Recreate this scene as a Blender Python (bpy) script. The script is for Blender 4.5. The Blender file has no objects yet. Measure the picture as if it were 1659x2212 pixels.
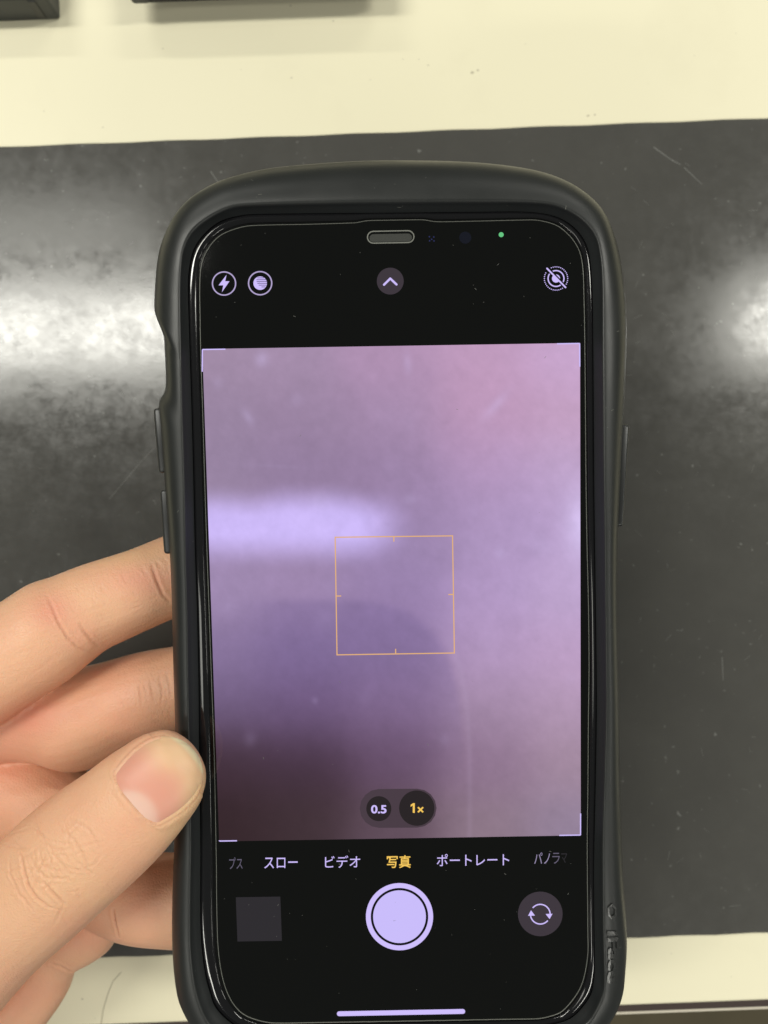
import bpy, bmesh, math, random
import numpy as np
from mathutils import Vector, Matrix
from mathutils.bvhtree import BVHTree

random.seed(4); rng = np.random.default_rng(7)
S = bpy.context.scene
C = S.collection
MM = 0.001

# ------------------------------------------------------------------ camera
F_PX = 26/34.6*2212; CX, CY = 829.5, 1106.0        # photograph measured at 1659 x 2212
CAM_H = 200.0                                      # camera height over the desk, mm
cam = bpy.data.cameras.new('camera'); cam_o = bpy.data.objects.new('camera', cam); C.objects.link(cam_o)
cam_o.location = (0, 0, CAM_H*MM)
cam.sensor_fit = 'VERTICAL'; cam.sensor_height = 34.6; cam.sensor_width = 25.95; cam.lens = 26
cam.clip_start = 0.01; cam.clip_end = 20
cam.dof.use_dof = True; cam.dof.focus_distance = 0.132; cam.dof.aperture_fstop = 21
S.camera = cam_o

# ------------------------------------------------------------------ world, lamps, exposure
W = bpy.data.worlds.new('World'); S.world = W; W.use_nodes = True
W.node_tree.nodes['Background'].inputs[0].default_value = (0.93, 0.97, 0.90, 1)
W.node_tree.nodes['Background'].inputs[1].default_value = 0.14
def tube_or_fill_lamp(x, y, power, lx=1.2, ly=0.16, z=2.0):
    l = bpy.data.lights.new('ceiling_tube_or_fill_lamp', 'AREA'); l.shape = 'RECTANGLE'; l.size = lx; l.size_y = ly
    l.energy = power*0.80; l.color = (1.0, 0.985, 0.90)
    o = bpy.data.objects.new('ceiling_tube_or_fill_lamp', l); C.objects.link(o); o.location = (x, y, z)
    return o
tube_or_fill_lamp(-1.10, 0.52, 32, 1.25, 0.19)           # the pair mirrored in the mat
tube_or_fill_lamp(1.64, 0.55, 32, 1.25, 0.20)
tube_or_fill_lamp(-1.30, 0.82, 4, 1.25, 0.09)           # thin bare tube beyond it
tube_or_fill_lamp(-1.3, 2.3, 24)
tube_or_fill_lamp(1.3, 2.3, 24)
tube_or_fill_lamp(-1.3, -1.85, 16)                        # added fill pair behind the person, no fixture seen there
tube_or_fill_lamp(1.3, -1.85, 22)  # second added fill lamp
tube_or_fill_lamp(-1.14, -0.66, 8, 1.2, 0.34)
tube_or_fill_lamp(3.4, -0.80, 18, 0.5, 0.60)
tube_or_fill_lamp(3.4, -1.75, 14, 0.5, 0.50)
S.view_settings.view_transform = 'Standard'; S.view_settings.look = 'None'
S.view_settings.exposure = 0.0; S.view_settings.gamma = 1.0; S.view_settings.use_curve_mapping = False
S.render.resolution_x = 768; S.render.resolution_y = 1024

# ------------------------------------------------------------------ geometry of the view
def px(x, y, d):                                   # point seen at a pixel, d mm away along the view axis -> mm
    return np.array([(x-CX)*d/F_PX, (CY-y)*d/F_PX, CAM_H-d])
def Rm(rx, ry, rz):
    return np.array(Matrix.Rotation(rz, 3, 'Z') @ Matrix.Rotation(ry, 3, 'Y') @ Matrix.Rotation(rx, 3, 'X'))
PR = Rm(5.8347e-2, 2.715e-3, 1.778e-2)             # the handset's pose
PT = np.array([2.048, -14.723, CAM_H-133.78])
CAM_L = PR.T @ (np.array([0, 0, CAM_H]) - PT)      # camera in handset coordinates
def pl(x, y, z=0.0):                               # pixel -> handset coordinates (mm) on the plane z
    d = PR.T @ np.array([(x-CX)/F_PX, (CY-y)/F_PX, -1.0])
    k = (z - CAM_L[2]) / d[2]
    return CAM_L + k*d
def pls(pts, z=0.0): return np.array([pl(a, b, z) for a, b in pts])

# ------------------------------------------------------------------ helpers
def tag(o, label=None, cat=None, group=None, kind=None):
    if label: o['label'] = label
    if cat: o['category'] = cat
    if group: o['group'] = group
    if kind: o['kind'] = kind
    return o
def empty(name, mat=None):
    o = bpy.data.objects.new(name, None); C.objects.link(o); o.empty_display_size = 0.01
    if mat is not None: o.matrix_world = mat
    return o
def mesh(name, verts, faces, mat, parent=None, smooth=True):
    me = bpy.data.meshes.new(name)
    me.from_pydata((np.asarray(verts, float)*MM).tolist(), [], faces); me.update()
    if smooth: me.polygons.foreach_set('use_smooth', [True]*len(me.polygons))
    if mat: me.materials.append(mat)
    o = bpy.data.objects.new(name, me); C.objects.link(o)
    if parent: o.parent = parent
    return o
def loft(rings, closed=True, cap0=False, cap1=False):
    n = len(rings[0]); V = np.concatenate(rings); Fc = []
    for i in range(len(rings)-1):
        a, b = i*n, (i+1)*n
        for j in range(n if closed else n-1):
            k = (j+1) % n
            Fc.append((a+j, a+k, b+k, b+j))
    if cap0: Fc.append(tuple(range(n-1, -1, -1)))
    if cap1: Fc.append(tuple(range((len(rings)-1)*n, len(rings)*n)))
    return V, Fc
def box(x0, x1, y0, y1, z0, z1, bev=0.0, seg=3):
    bm = bmesh.new(); bmesh.ops.create_cube(bm, size=1)
    for v in bm.verts:
        v.co = Vector(((x0+x1)/2+v.co.x*(x1-x0), (y0+y1)/2+v.co.y*(y1-y0), (z0+z1)/2+v.co.z*(z1-z0)))
    if bev: bmesh.ops.bevel(bm, geom=bm.edges[:], offset=bev, segments=seg, profile=0.5, affect='EDGES')
    bm.verts.index_update()
    V = [v.co[:] for v in bm.verts]; Fc = [tuple(v.index for v in f.verts) for f in bm.faces]; bm.free()
    return np.array(V), Fc
class G:                                            # collects shapes into one mesh
    def __init__(s): s.v = []; s.f = []
    def add(s, V, Fc):
        o = len(s.v); s.v += [tuple(x) for x in V]; s.f += [tuple(i+o for i in f) for f in Fc]; return s
    def obj(s, name, mat, parent=None, smooth=True): return mesh(name, s.v, s.f, mat, parent, smooth)

# ------------------------------------------------------------------ materials
def srgb(r, g, b):
    f = lambda c: (c/255)/12.92 if c/255 <= 0.04045 else ((c/255+0.055)/1.055)**2.4
    return (f(r), f(g), f(b), 1)
def mat(name, col, rough=0.5, spec=0.5, emit=None, coat=0, bump=None, rvar=None, cvar=None):
    m = bpy.data.materials.new(name); m.use_nodes = True; nt = m.node_tree; b = nt.nodes['Principled BSDF']
    b.inputs['Base Color'].default_value = col if len(col) == 4 else (*col, 1)
    b.inputs['Roughness'].default_value = rough; b.inputs['Specular IOR Level'].default_value = spec
    if coat: b.inputs['Coat Weight'].default_value = coat; b.inputs['Coat Roughness'].default_value = 0.04
    if emit: b.inputs['Emission Color'].default_value = emit; b.inputs['Emission Strength'].default_value = 1
    tc = nt.nodes.new('ShaderNodeTexCoord')
    def noise(scale, detail=4, r=0.6, stretch=None):
        n = nt.nodes.new('ShaderNodeTexNoise'); n.inputs['Scale'].default_value = scale
        n.inputs['Detail'].default_value = detail; n.inputs['Roughness'].default_value = r
        if stretch:
            mp = nt.nodes.new('ShaderNodeMapping'); mp.inputs['Scale'].default_value = stretch
            nt.links.new(tc.outputs['Object'], mp.inputs[0]); nt.links.new(mp.outputs[0], n.inputs['Vector'])
        else: nt.links.new(tc.outputs['Object'], n.inputs['Vector'])
        return n
    if bump:
        bn = nt.nodes.new('ShaderNodeBump'); bn.inputs['Strength'].default_value = bump[1]; bn.inputs['Distance'].default_value = bump[2]
        nt.links.new(noise(bump[0]).outputs['Fac'], bn.inputs['Height']); nt.links.new(bn.outputs[0], b.inputs['Normal'])
    if rvar:
        mr = nt.nodes.new('ShaderNodeMapRange'); mr.inputs['From Min'].default_value = 0.3; mr.inputs['From Max'].default_value = 0.7
        mr.inputs['To Min'].default_value = rvar[1]; mr.inputs['To Max'].default_value = rvar[2]
        nt.links.new(noise(rvar[0], 8, 0.65).outputs['Fac'], mr.inputs[0]); nt.links.new(mr.outputs[0], b.inputs['Roughness'])
    if cvar:
        rp = nt.nodes.new('ShaderNodeValToRGB'); rp.color_ramp.elements[0].position = cvar[3]; rp.color_ramp.elements[1].position = cvar[4]
        rp.color_ramp.elements[0].color = cvar[1]; rp.color_ramp.elements[1].color = cvar[2]
        nt.links.new(noise(cvar[0], 5, 0.6).outputs['Fac'], rp.inputs[0]); nt.links.new(rp.outputs[0], b.inputs['Base Color'])
    return m

M = {}
M['desk'] = mat('cream laminate', (0.80, 0.76, 0.585), 0.38, 0.35, cvar=(28, (0.79, 0.742, 0.545, 1), (0.82, 0.772, 0.57, 1), 0.25, 0.45), bump=(900, 0.05, 0.0002))
M['edge'] = mat('dark edge band', (0.035, 0.02, 0.016), 0.6)
M['bead'] = mat('pale bead', (0.6, 0.55, 0.45), 0.5)
M['floor'] = mat('brown floor', (0.1, 0.08, 0.04), 0.7, cvar=(14, (0.06, 0.048, 0.022, 1), (0.075, 0.06, 0.03, 1), 0.3, 0.7))
M['tpu'] = mat('matte black rubber', (0.012, 0.0135, 0.013), 0.38, 0.5, bump=(5200, 0.12, 0.00006), rvar=(60, 0.33, 0.45))
M['tpu_in'] = mat('dark inner rubber', (0.013, 0.015, 0.0155), 0.5, 0.4, bump=(4000, 0.1, 0.00005))
M['button'] = mat('black button rubber', (0.016, 0.017, 0.017), 0.33, 0.5)
M['raised'] = mat('raised black rubber', (0.02, 0.021, 0.02), 0.24, 0.6)
M['gloss'] = mat('glossy black', (0.006, 0.006, 0.007), 0.07, 0.55)
M['glass'] = mat('black cover glass', (0.0015, 0.0017, 0.0015), 0.04, 0.5)
M['protedge'] = mat('glass edge', (0.17, 0.175, 0.155), 0.3, 0.5)
M['grille'] = mat('earpiece grille', (0.026, 0.028, 0.024), 0.7, bump=(4200, 0.6, 0.0001))
M['lens'] = mat('lens glass', (0.004, 0.005, 0.012), 0.05, 0.6)
M['plastic'] = mat('black plastic', (0.022, 0.026, 0.027), 0.4, 0.5, rvar=(90, 0.3, 0.5))
M['black2'] = mat('black textured shell', (0.012, 0.012, 0.014), 0.55, 0.4, bump=(700, 0.5, 0.0004))
def ui(name, c): return mat(name, (0.003, 0.003, 0.003), 0.04, 0.5, emit=srgb(*c))
M['white'] = ui('ui lavender white', (206, 190, 252)); M['ring'] = ui('ui pale ring', (178, 164, 206))
M['disc'] = ui('ui lit disc', (201, 188, 250)); M['yellow'] = ui('ui amber', (246, 200, 92))
M['dim'] = ui('ui dim', (98, 92, 112)); M['dim2'] = ui('ui fading', (150, 140, 172)); M['grey'] = ui('ui grey disc', (58, 50, 58))
M['tile'] = ui('ui dark tile', (40, 37, 42)); M['green'] = ui('ui green', (100, 196, 128)); M['focus'] = ui('ui focus amber', (226, 176, 120))
M['pill'] = ui('ui dark pill', (70, 56, 66)); M['pilldisc'] = ui('ui darker disc', (34, 27, 30)); M['mist'] = ui('ui faint lines', (96, 84, 128))
M['black'] = ui('ui black', (2, 2, 3))

# glossy writing mat with smears, scratches and dust
def mat_mat():
    m = mat('black glossy mat', (0.03, 0.03, 0.029), 0.25, 0.5); nt = m.node_tree; b = nt.nodes['Principled BSDF']; L = nt.links
    tc = nt.nodes.new('ShaderNodeTexCoord')
    def N(scale, det, ro, st=None, rot=0):
        n = nt.nodes.new('ShaderNodeTexNoise'); n.inputs['Scale'].default_value = scale; n.inputs['Detail'].default_value = det; n.inputs['Roughness'].default_value = ro
        mp = nt.nodes.new('ShaderNodeMapping'); mp.inputs['Scale'].default_value = st or (1, 1, 1); mp.inputs['Rotation'].default_value = (0, 0, rot)
        L.new(tc.outputs['Object'], mp.inputs[0]); L.new(mp.outputs[0], n.inputs['Vector']); return n.outputs['Fac']
    def R(x, a, bb, c, d):
        r = nt.nodes.new('ShaderNodeMapRange'); r.inputs[1].default_value = a; r.inputs[2].default_value = bb; r.inputs[3].default_value = c; r.inputs[4].default_value = d
        L.new(x, r.inputs[0]); return r.outputs[0]
    def Mth(op, x, y):
        q = nt.nodes.new('ShaderNodeMath'); q.operation = op
        for i, k in enumerate((x, y)):
            if isinstance(k, float): q.inputs[i].default_value = k
            else: L.new(k, q.inputs[i])
        return q.outputs[0]
    smear = R(N(105, 9, 0.7), 0.30, 0.72, 0.12, 0.205)
    fine = R(N(420, 6, 0.7), 0.3, 0.7, -0.02, 0.03)
    L.new(Mth('ADD', smear, fine), b.inputs['Roughness'])
    dust = R(N(620, 2, 0.5), 0.715, 0.79, 0.0, 1.0)
    film = R(N(55, 9, 0.72), 0.38, 0.8, 0.0, 1.0)
    mx = nt.nodes.new('ShaderNodeMix'); mx.data_type = 'RGBA'; mx.inputs[6].default_value = (0.066, 0.064, 0.0585, 1); mx.inputs[7].default_value = (0.076, 0.074, 0.067, 1)
    L.new(film, mx.inputs[0])
    mx2 = nt.nodes.new('ShaderNodeMix'); mx2.data_type = 'RGBA'; mx2.inputs[7].default_value = (0.16, 0.16, 0.15, 1)
    L.new(dust, mx2.inputs[0]); L.new(mx.outputs[2], mx2.inputs[6]); L.new(mx2.outputs[2], b.inputs['Base Color'])
    bp = nt.nodes.new('ShaderNodeBump'); bp.inputs['Strength'].default_value = 0.06; bp.inputs['Distance'].default_value = 0.0003
    L.new(N(160, 6, 0.6), bp.inputs['Height']); L.new(bp.outputs[0], b.inputs['Normal'])
    return m
M['mat'] = mat_mat()
M['scratch'] = mat('pale scuff', (0.15, 0.15, 0.14), 0.5, 0.3)

# ------------------------------------------------------------------ floor, desk, mat
DROT = math.radians(2.15)
DM = Matrix.Rotation(DROT, 4, 'Z')
fl = mesh('floor', [(-900, -1000, -700), (900, -1000, -700), (900, 700, -700), (-900, 700, -700)], [(0, 1, 2, 3)], M['floor']); tag(fl, kind='structure')
desk = empty('desk', DM); tag(desk, 'cream laminate desk with a dark front edge under the black mat', 'desk')
yE = -130.6
V, Fc = box(-600, 600, yE, 520, -26, 0, 0.6, 2); mesh('desktop', V, Fc, M['desk'], desk, False)
V, Fc = box(-600, 600, yE-2.0, yE-0.05, -25, -0.5, 0.3, 2); mesh('edge_band', V, Fc, M['edge'], desk, False)
V, Fc = box(-600, 600, yE-2.75, yE-2.05, -26, -0.7, 0.2, 2); mesh('edge_bead', V, Fc, M['bead'], desk, False)
for sx in (-560, 560):
    for sy in (-70, 470):
        V, Fc = box(sx-20, sx+20, sy-20, sy+20, -700, -26.2); mesh('leg', V, Fc, M['edge'], desk, False)

# crumbs and a hair on the laminate
g = G(); Dw = np.array(DM.inverted().to_3x3())
for (a, b, r_) in ((1020,157,.9),(1032,152,.6),(925,141,.45),(905,128,.3),(870,128,.3),(630,168,.4),(1270,250,.7),(1285,248,.5),(720,45,.5),(628,12,.5),(800,172,.25),(222,275,.4),(1135,95,.3),(95,240,.35),(352,105,.4),(178,2158,.55),(205,2200,.25),(520,150,.25),(1500,120,.3),(1400,180,.2),(1590,72,.25),(1450,2060,.25),(1580,2110,.2)):
    c_ = Dw @ px(a, b, CAM_H); n_ = 7
    ring = [c_+np.array([r_*.7*math.cos(6.283*k/n_)*rng.uniform(.6, 1.1), r_*.45*math.sin(6.283*k/n_)*rng.uniform(.6, 1.1), .01]) for k in range(n_)]
    g.add(ring+[c_+np.array([0, 0, r_*.12+.02])], [(k, (k+1) % n_, n_) for k in range(n_)])
g.obj('crumb', mat('crumb', (0.50, 0.46, 0.34), .8), desk, True)['kind'] = 'stuff'
hp = [Dw @ px(a, b, CAM_H-.1) for a, b in ((262, 2100), (244, 2120), (232, 2150), (222, 2185), (216, 2230), (214, 2300))]
hr = []
for k, c_ in enumerate(hp):
    t_ = hp[min(k+1, 5)]-hp[max(k-1, 0)]; t_ /= np.linalg.norm(t_); q_ = np.array([-t_[1], t_[0], 0])
    hr.append(np.array([c_+(q_*math.cos(a)+np.array([0, 0, 1])*math.sin(a))*.045 for a in np.linspace(0, 6.283, 6, endpoint=False)]))
V, Fc = loft(hr); tag(mesh('hair', V, Fc, mat('hair', (0.22, 0.19, 0.14), .6), None), 'fine curved hair lying on the cream desk beside the phone case', 'hair').matrix_world = DM

# mat: thin sheet with a slightly wavy cut edge
def mat_sheet():
    x0, x1, y0, y1 = -152.0, 146.0, -112.6, 98.2
    pts = []
    n = 60
    for i in range(n): pts.append((x0+(x1-x0)*i/n, y0+0.12*math.sin(i*1.7)))
    for i in range(n): pts.append((x1+0.1*math.sin(i*2.1), y0+(y1-y0)*i/n))
    for i in range(n): pts.append((x1+(x0-x1)*i/n, y1+0.1*math.sin(i*1.3)))
    for i in range(n): pts.append((x0, y1+(y0-y1)*i/n))
    P = np.array(pts); c = np.array([(x0+x1)/2, (y0+y1)/2])
    ins = P - 0.35*np.sign(P-c)*(np.abs(P-c) > np.abs(np.array([x1, y1])-c)*0.985)
    r0 = np.c_[P, np.full(len(P), 0.05)]; r1 = np.c_[P, np.full(len(P), 0.75)]; r2 = np.c_[ins, np.full(len(P), 1.0)]
    V, Fc = loft([r0, r1, r2], cap0=True, cap1=True)
    return V, Fc
V, Fc = mat_sheet(); dm = mesh('desk_mat', V, Fc, M['mat'], None, False); dm.matrix_world = DM
tag(dm, 'glossy black desk mat with smears and scratches under the phone', 'mat')
g = G(); Di = np.array(DM.inverted().to_3x3())
def scuff(pts, w):
    P = [Di @ px(a, b, CAM_H-1.03) for a, b in pts]
    for i in range(len(P)-1):
        a, b = P[i], P[i+1]; d = (b-a)/np.linalg.norm(b-a); q = np.array([-d[1], d[0], 0])*w/2
        g.add([a-q, b-q*.6, b+q*.6, a+q], [(0, 1, 2, 3)])
scuff([(1412, 318), (1450, 345), (1470, 356)], .30); scuff([(1478, 362), (1516, 398)], .22); scuff([(332, 968), (300, 1003), (236, 1078)], .18)
scuff([(1560, 1420), (1562, 1470)], .2); scuff([(455, 370), (475, 400)], .25); scuff([(1575, 1958), (1600, 1955)], .12)
for k in range(70):
    a = random.uniform(1360, 1650) if k % 3 else random.uniform(5, 330); b = random.uniform(330, 1990); t = random.uniform(0, 3.14); l = random.uniform(3, 22)
    scuff([(a, b), (a+l*math.cos(t), b+l*math.sin(t))], random.uniform(.05, .13))
g.obj('scratch', M['scratch'], dm, False)['kind'] = 'stuff'

# ------------------------------------------------------------------ dark things at the back of the desk
bx = empty('plastic_tray', Matrix.Translation(Vector(px(132, 44, 200.0)*MM)) @ DM)
V, Fc = box(-70, 0, 0, 90, 0.05, 9, 0.8, 3); mesh('base', V, Fc, M['plastic'], bx, False)
V, Fc = box(-70, -4.2, 2.2, 88, 9.02, 10.0, 0.4, 2); mesh('lid', V, Fc, M['plastic'], bx, False)
V, Fc = box(-5.2, -3.2, -0.25, 0.4, 1.5, 8, 0.2, 2); mesh('latch', V, Fc, M['button'], bx, False)
tag(bx, 'flat grey black plastic box with a raised lid at the edge of the desk', 'box')
b2 = empty('propped_device', Matrix.Translation(Vector(px(302, 13, 195.8)*MM)) @ Matrix.Rotation(math.radians(2.0), 4, 'Z'))
V, Fc = box(0, 62.5, 0, 24, 0, 7, 1.6, 4); mesh('shell', V, Fc, M['black2'], b2, False)
V, Fc = box(-1.6, 3.2, -0.5, 9, 1.0, 5.5, 1.0, 3); mesh('corner_bumper', V, Fc, M['plastic'], b2, False)
V, Fc = box(24, 38, 12, 22, -4.15, -0.02, 0.8, 2); mesh('stand', V, Fc, M['plastic'], b2, False)
tag(b2, 'thin black device propped above the cream desk, casting a soft shadow', 'device')

# ------------------------------------------------------------------ handset outline curves (pixels, clockwise from the top)
TOPN = None
S_PX = [(838,352),(1000,355),(1110,366),(1180,382),(1240,410),(1290,453),(1320,510),(1338,580),(1346,650),(1348.5,720),(1347,780),(1344,840),(1340.5,902),(1336,980),(1332,1060),(1328,1146),(1326.5,1220),(1326,1293),(1328,1400),(1331,1530),(1333.5,1671),(1338,1812),(1342,1901),(1347,1971),(1349.5,2028),(1346,2084),(1338,2140),(1326,2182),
        (399,2178),(387,2132),(379,2071),(376,1995),(377.5,1900),(381,1812),(384,1700),(383.5,1559),(379.7,1433),(376.5,1296),(373,1209),(367,1120),(361.7,1055),(358,1000),(352,920),(347,876),(349,863),(355,855),(360,847),(363.5,828),(363,797),(361.5,765),(359.7,735),(358,716),(353,703),(343,692),(338.5,683),(337.5,660),(340,610),(345,563),(357,519),(382,472),(413.5,436),(460,406),(507,388),(570,372),(632,364),(730,356)]
L_PX = [(838,439),(1029.6,438),(1129.7,438.5),(1189.6,443.4),(1229.6,458),(1263,482),(1286,515),(1296,562),(1299.6,628),(1299.8,762),(1301,900),(1302,1012),(1305,1246),(1306.5,1400),(1307.5,1530),(1304,1671),(1300,1812),(1300,1901),(1301,2013),(1303,2084),(1303.5,2115),(1300,2147),(1290,2177),
        (432,2165),(421,2120),(414,2060),(412,1990),(413,1900),(414.5,1812),(411.5,1660),(410,1573),(407.9,1461),(406,1320),(403,1209),(400.7,1061),(397.6,956),(395,870),(393,766),(391,641),(393,578),(398,541),(413.5,506.5),(444.7,478),(491.6,453),(538.6,445.5),(700,441)]
G_PX = [(838,456.5),(1029,454.5),(1129.7,454),(1189.6,461),(1229.6,478),(1259.6,508),(1276,548),(1283,628),(1284.6,762),(1286,1012),(1288.5,1220),(1291,1400),(1292,1530),(1290,1671),(1287,1812),(1286,1901),(1287,2013),(1288,2084),(1286,2118),(1278,2155),
        (452,2150),(441,2110),(433,2050),(430,1990),(430,1900),(430,1812),(428,1660),(427,1573),(426,1461),(423,1320),(419,1209),(415.5,1061),(413,956),(410,850),(405,700),(403,620),(406,575),(416,535),(440,501),(475,474),(520,462),(560,459),(700,457.5)]
yA = pl(842, 690)[1]; yB = pl(863, 2018)[1]; YC = (yA+yB)/2; XC = pl(855, 1355)[0]
CEN = np.array([XC, YC])
def catmull(P, n=8):
    m = len(P); out = []
    for i in range(m):
        a, b, c, d = P[i-1], P[i], P[(i+1) % m], P[(i+2) % m]
        for k in range(n):
            t = k/n
            out.append(0.5*((2*b)+(c-a)*t+(2*a-5*b+4*c-d)*t*t+(3*b-3*c+d-a)*t**3))
    return np.array(out)
# common directions: equal steps round a rounded rectangle
def rrect(w, h, r, n):
    seg = []
    for cx_, cy_, a0 in ((w-r, h-r, 0), (-(w-r), h-r, 90), (-(w-r), -(h-r), 180), (w-r, -(h-r), 270)):
        for k in range(40):
            a = math.radians(a0+90*k/39); seg.append((cx_+r*math.cos(a), cy_+r*math.sin(a)))
    P = np.array(seg+[seg[0]]); d = np.r_[0, np.cumsum(np.linalg.norm(np.diff(P, axis=0), axis=1))]
    s = np.linspace(0, d[-1], n, endpoint=False)
    return np.c_[np.interp(s, d, P[:, 0]), np.interp(s, d, P[:, 1])]
NR = 900
REF = rrect(38, 78, 12, NR); TH = np.arctan2(REF[:, 1], REF[:, 0])
def curve(pxs, z, cut=2168):
    P = pls([p for p in pxs if p[1] < cut], z)[:, :2]
    top = pls([p for p in pxs if p[1] < 600 and not 740 < p[0] < 960], z)[:, :2]
    bot = np.c_[top[:, 0], 2*YC-top[:, 1]]
    keep = np.ones(len(bot), bool)
    for sgn in (-1, 1):                             # ease each mirrored corner onto the measured flank
        side = P[np.sign(P[:, 0]-XC) == sgn]; lo = side[side[:, 1].argmin()]
        m_ = np.sign(bot[:, 0]-XC) == sgn; b_ = bot[m_]; o_ = b_[np.argsort(-b_[:, 1])]
        xi = np.interp(-lo[1], -o_[:, 1], o_[:, 0]) if o_[0, 1] > lo[1] else o_[0, 0]
        f_ = np.clip(np.abs(b_[:, 0]-XC)/abs(xi-XC), 0, 1)
        bot[m_, 0] += (lo[0]-xi)*f_
        keep[m_] = b_[:, 1] < lo[1]-2.2
    bot = bot[keep]
    Q = np.r_[P, bot] - CEN
    Q = Q[np.argsort(np.arctan2(Q[:, 1], Q[:, 0]))]
    D = catmull(Q)
    th = np.arctan2(D[:, 1], D[:, 0]); o = np.argsort(th); th = th[o]; r = np.hypot(D[o, 0], D[o, 1])
    th3 = np.r_[th-2*math.pi, th, th+2*math.pi]; r3 = np.r_[r, r, r]
    rr = np.interp(TH, th3, r3)
    k = np.array([1, 2, 3, 2, 1])/9.0
    rr = sum(k[i]*np.roll(rr, i-2) for i in range(5))
    return np.c_[CEN[0]+rr*np.cos(TH), CEN[1]+rr*np.sin(TH)]
ZS, ZL = -4.2, 2.2
cS, cL, cG = curve(S_PX, ZS), curve(L_PX, ZL), curve(G_PX, 0.75)
def z3(c, z): return np.c_[c, np.full(len(c), float(z)) if np.isscalar(z) else z]
def mix(a, b, t): return a*(1-t)+b*t
def inset(c, d):                                    # move a ring inward by d mm along its normal
    t = np.roll(c, -1, 0)-np.roll(c, 1, 0); t /= np.linalg.norm(t, axis=1)[:, None]
    n = np.c_[-t[:, 1], t[:, 0]]
    return c + n*d

PM = Matrix.Translation(Vector(PT*MM)) @ Matrix(PR.tolist()).to_4x4()

# ------------------------------------------------------------------ phone case
case = empty('phone_case', PM)
tag(case, 'matte black shockproof phone case with narrow waist and raised rim round the phone', 'phone case')
rings = []
rings.append(z3(inset(cG, 0.15), 0.45)); rings.append(z3(cG, 0.75))
rings.append(z3(mix(cG, cL, 0.5), 1.35)); rings.append(z3(mix(cG, cL, 0.9), 1.98)); rings.append(z3(cL, ZL))
base_side = z3(inset(cS, 0), ZS)
# the rim is a broad cushion: crown just outside the lip, a shallow valley, then the rounded flank
for t in (.035, .08, .15, .23, .31, .39, .47, .55, .62, .69, .75, .80, .85, .89, .925, .955, .98, .995, 1):
    z = ZS+(2.5-ZS)*(1-t**2.1)**(1/2.1) - .14*math.exp(-t/.03)
    rings.append(z3(mix(cL, cS, t), z))
for d, z in ((.12, -5.6), (.5, -7.2), (1.2, -8.8), (2.2, -10.0), (3.4, -10.5)):
    rings.append(z3(inset(cS, d), z))
V, Fc = loft(rings, cap1=True)
bumper = mesh('bumper', V, Fc, M['tpu'], case)
bumper.data.materials.append(M['tpu_in'])
for p in bumper.data.polygons[:NR*4]: p.material_index = 1
case_bvh = BVHTree.FromPolygons([Vector(v) for v in V], Fc)

def side_button(name, p0, p1, out, wide=5.0, dirx=-1, z=-4.0):
    a = pl(*p0, z); b = pl(*p1, z); d = b-a; L = np.linalg.norm(d); d /= L
    u = np.array([d[1], -d[0], 0]); u *= dirx*np.sign(u[0]) if u[0] else 1
    V, Fc = box(0, L, -1.8, 0, -wide/2, wide/2, 0.55, 4)
    V2, F2 = box(0.9, L-0.9, -0.4, 0.22, -wide/2+.9, wide/2-.9, 0.3, 2)
    M3 = lambda Q: a + np.outer(Q[:, 0], d) + np.outer(Q[:, 1], u) + np.outer(Q[:, 2], [0, 0, 1])
    o = mesh(name, M3(V), Fc, M['button'], case, True)
    mesh('button_face', M3(V2), F2, M['button'], o, True)
    return o
side_button('volume_button', (338.5, 884), (350.5, 1022), 1, dirx=-1)
side_button('volume_button', (352.5, 1057), (361.5, 1194), 1, dirx=-1)
side_button('power_button', (1352, 918), (1338.5, 1136), 1, dirx=1)

# raised writing and emblem on the lower flank
def text_tris(body, off=0.0, res=5):
    c = bpy.data.curves.new('lettering', 'FONT'); c.body = body; c.resolution_u = res; c.offset = off
    o = bpy.data.objects.new('lettering', c); C.objects.link(o); bpy.context.view_layer.update()
    dg = bpy.context.evaluated_depsgraph_get(); me = bpy.data.meshes.new_from_object(o.evaluated_get(dg))
    V = np.array([v.co[:] for v in me.vertices]); Fc = [tuple(p.vertices) for p in me.polygons]
    bpy.data.objects.remove(o); bpy.data.curves.remove(c); bpy.data.meshes.remove(me)
    lo, hi = V.min(0), V.max(0)
    V[:, :2] = (V[:, :2]-lo[:2])
    return V[:, :2], Fc, (hi-lo)[:2]
def weld(V, Fc):
    key = {}; idx = []; out = []
    for v in V:
        k = (round(float(v[0]), 5), round(float(v[1]), 5))
        if k not in key: key[k] = len(out); out.append(v)
        idx.append(key[k])
    return np.array(out), [tuple(idx[i] for i in f) for f in Fc if len(set(idx[i] for i in f)) > 2]
def raise_on_case(name, P2, Fc, m, up=0.16):
    top = []; low = []
    for a, b in P2:
        q = pl(a, b, 0); d = q-CAM_L; d /= np.linalg.norm(d)
        h, n, i, _ = case_bvh.ray_cast(Vector(CAM_L), Vector(d))
        if h is None: h, n, i, _ = case_bvh.find_nearest(Vector(q))
        if n.dot(Vector(d)) > 0: n = -n
        top.append(np.array(h+n*up)); low.append(np.array(h-n*0.1))
    n0 = len(top); Fs = list(Fc); ec = {}
    for f in Fc:
        for i in range(len(f)):
            e = (f[i], f[(i+1) % len(f)]); ec[e] = 1
    for (a, b) in list(ec):
        if (b, a) not in ec: Fs.append((b, a, a+n0, b+n0))
    return mesh(name, top+low, Fs, m, case, False)
T, TF, dim = text_tris('iFace', 0.03); T, TF = weld(T, TF)
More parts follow.
